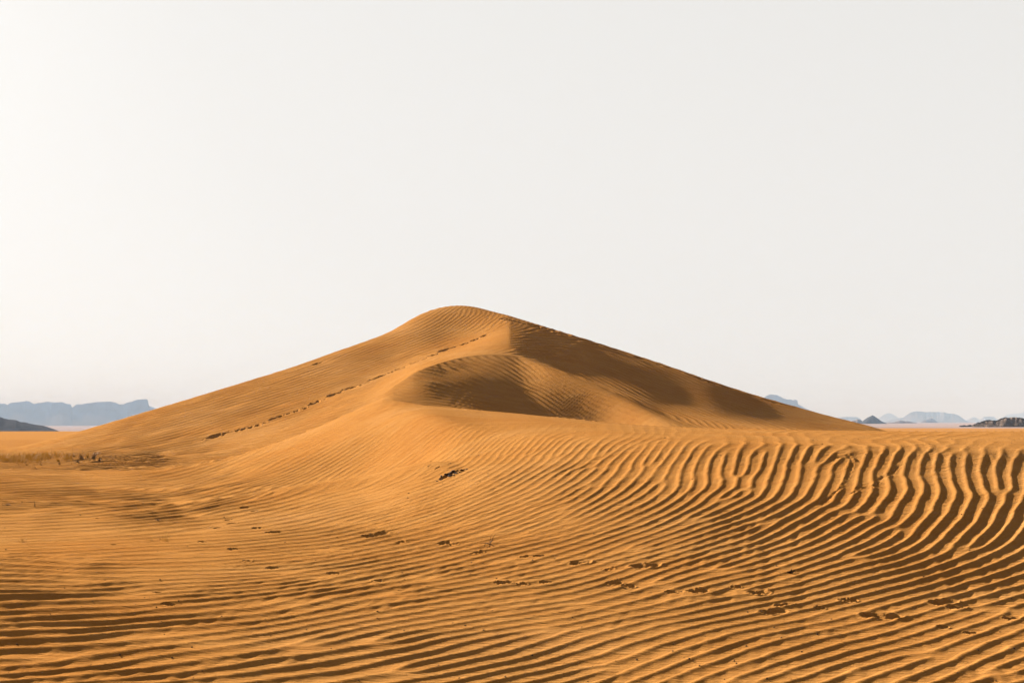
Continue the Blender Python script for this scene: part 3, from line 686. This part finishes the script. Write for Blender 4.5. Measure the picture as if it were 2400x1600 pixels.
tuft(139, 1087, 9, 8, G_BRN, 26, 'small brown tuft with a dark shadow line, below the middle of the grass band', .6)
tuft(136, 1080, 11, 12, G_YEL, 30, 'yellow tuft directly behind the small brown tuft with the dark shadow line', .5)
tuft(172, 1070, 9, 7, G_BRN, 26, 'small brown tuft at the right edge of the yellow grass mass', .5)
tuft(158, 1071, 10, 9, G_BRN, 30, 'brown streaked tuft inside the right part of the yellow grass mass', .5)
tuft(63, 1091, 9, 8, G_YEL, 14, 'sparse yellow stalks standing below the left part of the grass band', .6)
tuft(94, 1089, 8, 6, G_YEL, 14, 'short yellow sprig below the centre of the yellow grass mass', .6)
tuft(82, 1097, 5, 4, G_BRN, 14, 'tiny brown sprig alone in pale sand below the grass band', .6)
tuft(370, 1219, 7, 14, G_DRK, 50, 'low spiky dark tussock alone on open rippled sand, left of the footprints', .9, wmul=.8)
tuft(370, 1219, 17, 12, G_DRK, 5, 'few bare upright spines rising out of the low spiky dark tussock', .3, wmul=.6)
tuft(388, 1268, 32, 26, G_YEL, 30, 'loose tall golden grass in the left foreground, the larger of a pair', .35, wmul=.45)
tuft(352, 1265, 12, 20, G_YEL, 22, 'low golden grass beside the loose tall golden grass, the smaller of the pair', .5, wmul=.5)
tuft(55, 1270, 24, 20, G_BRN, 18, 'thin upright brown stalks near the left edge, amid pale sand in the foreground', .3, wmul=.45)
tuft(82, 1188, 18, 9, G_DRK, 7, 'dark bare sprig with one tall spine over the dark rippled hollow', .25, wmul=.7)
tuft(52, 1178, 9, 9, G_BRN, 16, 'small brown sprig at the lower left, between black debris and the bare sprig', .5, wmul=.6)
tuft(17, 1184, 8, 24, G_DRK, 60, 'black low heap of dead debris at the left edge below the dark rippled hollow', 1.0, wmul=.9)
tuft(227, 1216, 4, 8, G_DRK, 12, 'tiny dark sprig flat on bright sand above the pale left foreground', .9)
tuft(238, 1252, 5, 10, G_PALE, 12, 'tiny pale straw sprig on bright sand left of the golden grass pair', .7, wmul=.6)
tuft(497, 1325, 12, 12, G_PALE, 8, 'faint pale straw stalks below and right of the golden grass pair', .3, wmul=.5)
tuft(278, 1318, 14, 12, G_PALE, 7, 'few pale stalks on rippled sand below and left of the golden grass pair', .5, wmul=.5)
tuft(364, 1347, 17, 2, G_BRN, 1, 'single thin upright stalk on the rippled left foreground', .3, wmul=.7)
tuft(333, 1180, 9, 12, G_DRK, 10, 'thin dark sprig right of the dark rippled hollow, at the foot of the smooth lobe', .4, wmul=.6)
tuft(1300, 1045, 5, 4, G_BRN, 6, 'speck of a brown sprig on the bright crest of the front slope', .5, wmul=.5)
# yellow grass that grows as one band
V = []; Fc = []
for _ in range(2600):
    t = random.random(); u = t*176 - 6 - (random.random() < .25)*random.random()*60
    v = 1078.5 - 6.0*smoothstep(20, 150, np.array(u)).item() + random.gauss(0, 3.6)
    if vnoise(np.array(u/9.0), np.array(v/5.0), 55) < -.15: continue
    x, y, z = ground_at(max(u, -150), v); h = random.uniform(7, 17)*y/F*(.6 + .6*math.sin(max(0.05, min(1, t))*2.8))
    x += random.uniform(-.05, .05); y += random.uniform(-.2, .2)
    blade(V, Fc, x, y, zat(x, y) - .02, h, .017, random.uniform(0, 6.28), random.uniform(.1, .9), 2)
tag(link('dry_grass_band', V, Fc, G_YEL), kind='stuff')

def limb(V, Fc, pts, r0, r1, sides=5):
    o0 = len(V); n = len(pts)
    for k, p_ in enumerate(pts):
        p_ = Vector(p_); d = (Vector(pts[min(k+1, n-1)]) - Vector(pts[max(k-1, 0)])).normalized()
        a = d.orthogonal().normalized(); b_ = d.cross(a); r_ = r0 + (r1-r0)*k/(n-1)
        for q in range(sides):
            th = q*2*math.pi/sides; c = p_ + (a*math.cos(th) + b_*math.sin(th))*r_; V.append(tuple(c))
    for k in range(n-1):
        for q in range(sides):
            a = o0 + k*sides + q; b_ = o0 + k*sides + (q+1) % sides; Fc.append((a, b_, b_+sides, a+sides))
def twig(u, v, paths, m, label, r=.004, name='dry_twig'):
    """stems drawn as bearings offset from the foot, kept in a small volume around it"""
    x, y, z = ground_at(u, v); k = y/F; V = []; Fc = []
    for path in paths:
        pts = []
        for i, (du, dv) in enumerate(path):
            yy = y + random.uniform(-1, 1)*3*k*(i + 1) ; pts.append((du*k, yy - y, dv*k + .004))
        limb(V, Fc, pts, r, r*.4)
    o_ = link(name, V, Fc, m); o_.location = (x, y, z); return tag(o_, label, 'twig')
twig(1148, 1283, [[(0,0),(1,7),(0,12),(2,22),(0,28)],[(1,10),(6,17),(8,24),(14,30)],[(0,6),(-4,10),(-10,9),(-13,3),(-15,-3)],[(0,8),(-6,9),(-13,9),(-20,10)],[(2,8),(7,3),(12,-2),(17,-4)],[(0,4),(-1,-1),(0,-4)],[(3,6),(9,4),(14,3)],[(-2,2),(-6,0),(-10,-2)]],
     G_DRK, 'spidery dead twig with bent legs standing on rippled sand in the centre foreground', .0045)
twig(1856, 1343, [[(-10,0),(-4,3),(0,1),(6,4),(10,1)],[(-3,0),(-1,6),(1,9)],[(2,1),(6,7)],[(-8,2),(-3,-2),(4,-2),(9,-3)]], G_DRK, 'small curled dark twig lying between ripples above the biggest footprints', .009)
twig(1002, 1094, [[(0,0),(3,4),(8,5)],[(2,1),(6,2)]], G_DRK, 'tiny dark twig beside the small pit above the half-buried scoop', .006)
twig(1300, 1313, [[(0,0),(-1,8),(1,14)],[(0,3),(6,8),(9,9)],[(0,2),(-7,5)]], G_BRN, 'little brown twig standing by the paired footprints right of the spidery twig', .003)

# specks of grit scattered on the near sand
it = []
for _ in range(330):
    y = 6.6 + 14*random.random()**1.4; x = y*random.uniform(-.47, .47); r_ = random.uniform(.002, .006)*(1 + y/25)
    it.append(ico(r_, (x, y, zat(x, y) + r_*.4), .5, 1, .8))
tag(pile('pebbles', it, M_BASALT), kind='stuff')
# dark crumbs of broken crust along the rim of the scoop
it = []
for _ in range(46):
    u = 1057 + random.gauss(0, 14); v = 1113 - (u - 1057)*.42 + random.gauss(0, 2.2); x, y, z = ground_at(u, v); r_ = random.uniform(.008, .024)
    it.append(ico(r_, (x, y, z + r_*.2), .6, 1, .7))
tag(pile('crust_crumbs', it, G_DRK), kind='stuff')

# ------------------------------------------------------------------ haze
m = bpy.data.materials.new('haze'); m.use_nodes = True; nt = m.node_tree; nt.nodes.clear()
o_ = nt.nodes.new('ShaderNodeOutputMaterial'); pv = nt.nodes.new('ShaderNodeVolumePrincipled')
pv.inputs['Density'].default_value = HAZE_D; pv.inputs['Color'].default_value = HAZE_C; pv.inputs['Anisotropy'].default_value = HAZE_G
pv.inputs['Absorption Color'].default_value = (0.353, 0.145, 0.0, 1)
nt.links.new(pv.outputs[0], o_.inputs['Volume'])
X0, X1, Y0, Y1, Z0_, Z1_ = -9100, 9100, -400, 9700, -37.0, 135.0
vs = [(x, y, z) for z in (Z0_, Z1_) for y in (Y0, Y1) for x in (X0, X1)]
link('haze', vs, [(0, 2, 3, 1), (4, 5, 7, 6), (0, 1, 5, 4), (2, 6, 7, 3), (0, 4, 6, 2), (1, 3, 7, 5)], m)['kind'] = 'stuff'
print('done', time.time() - T00)
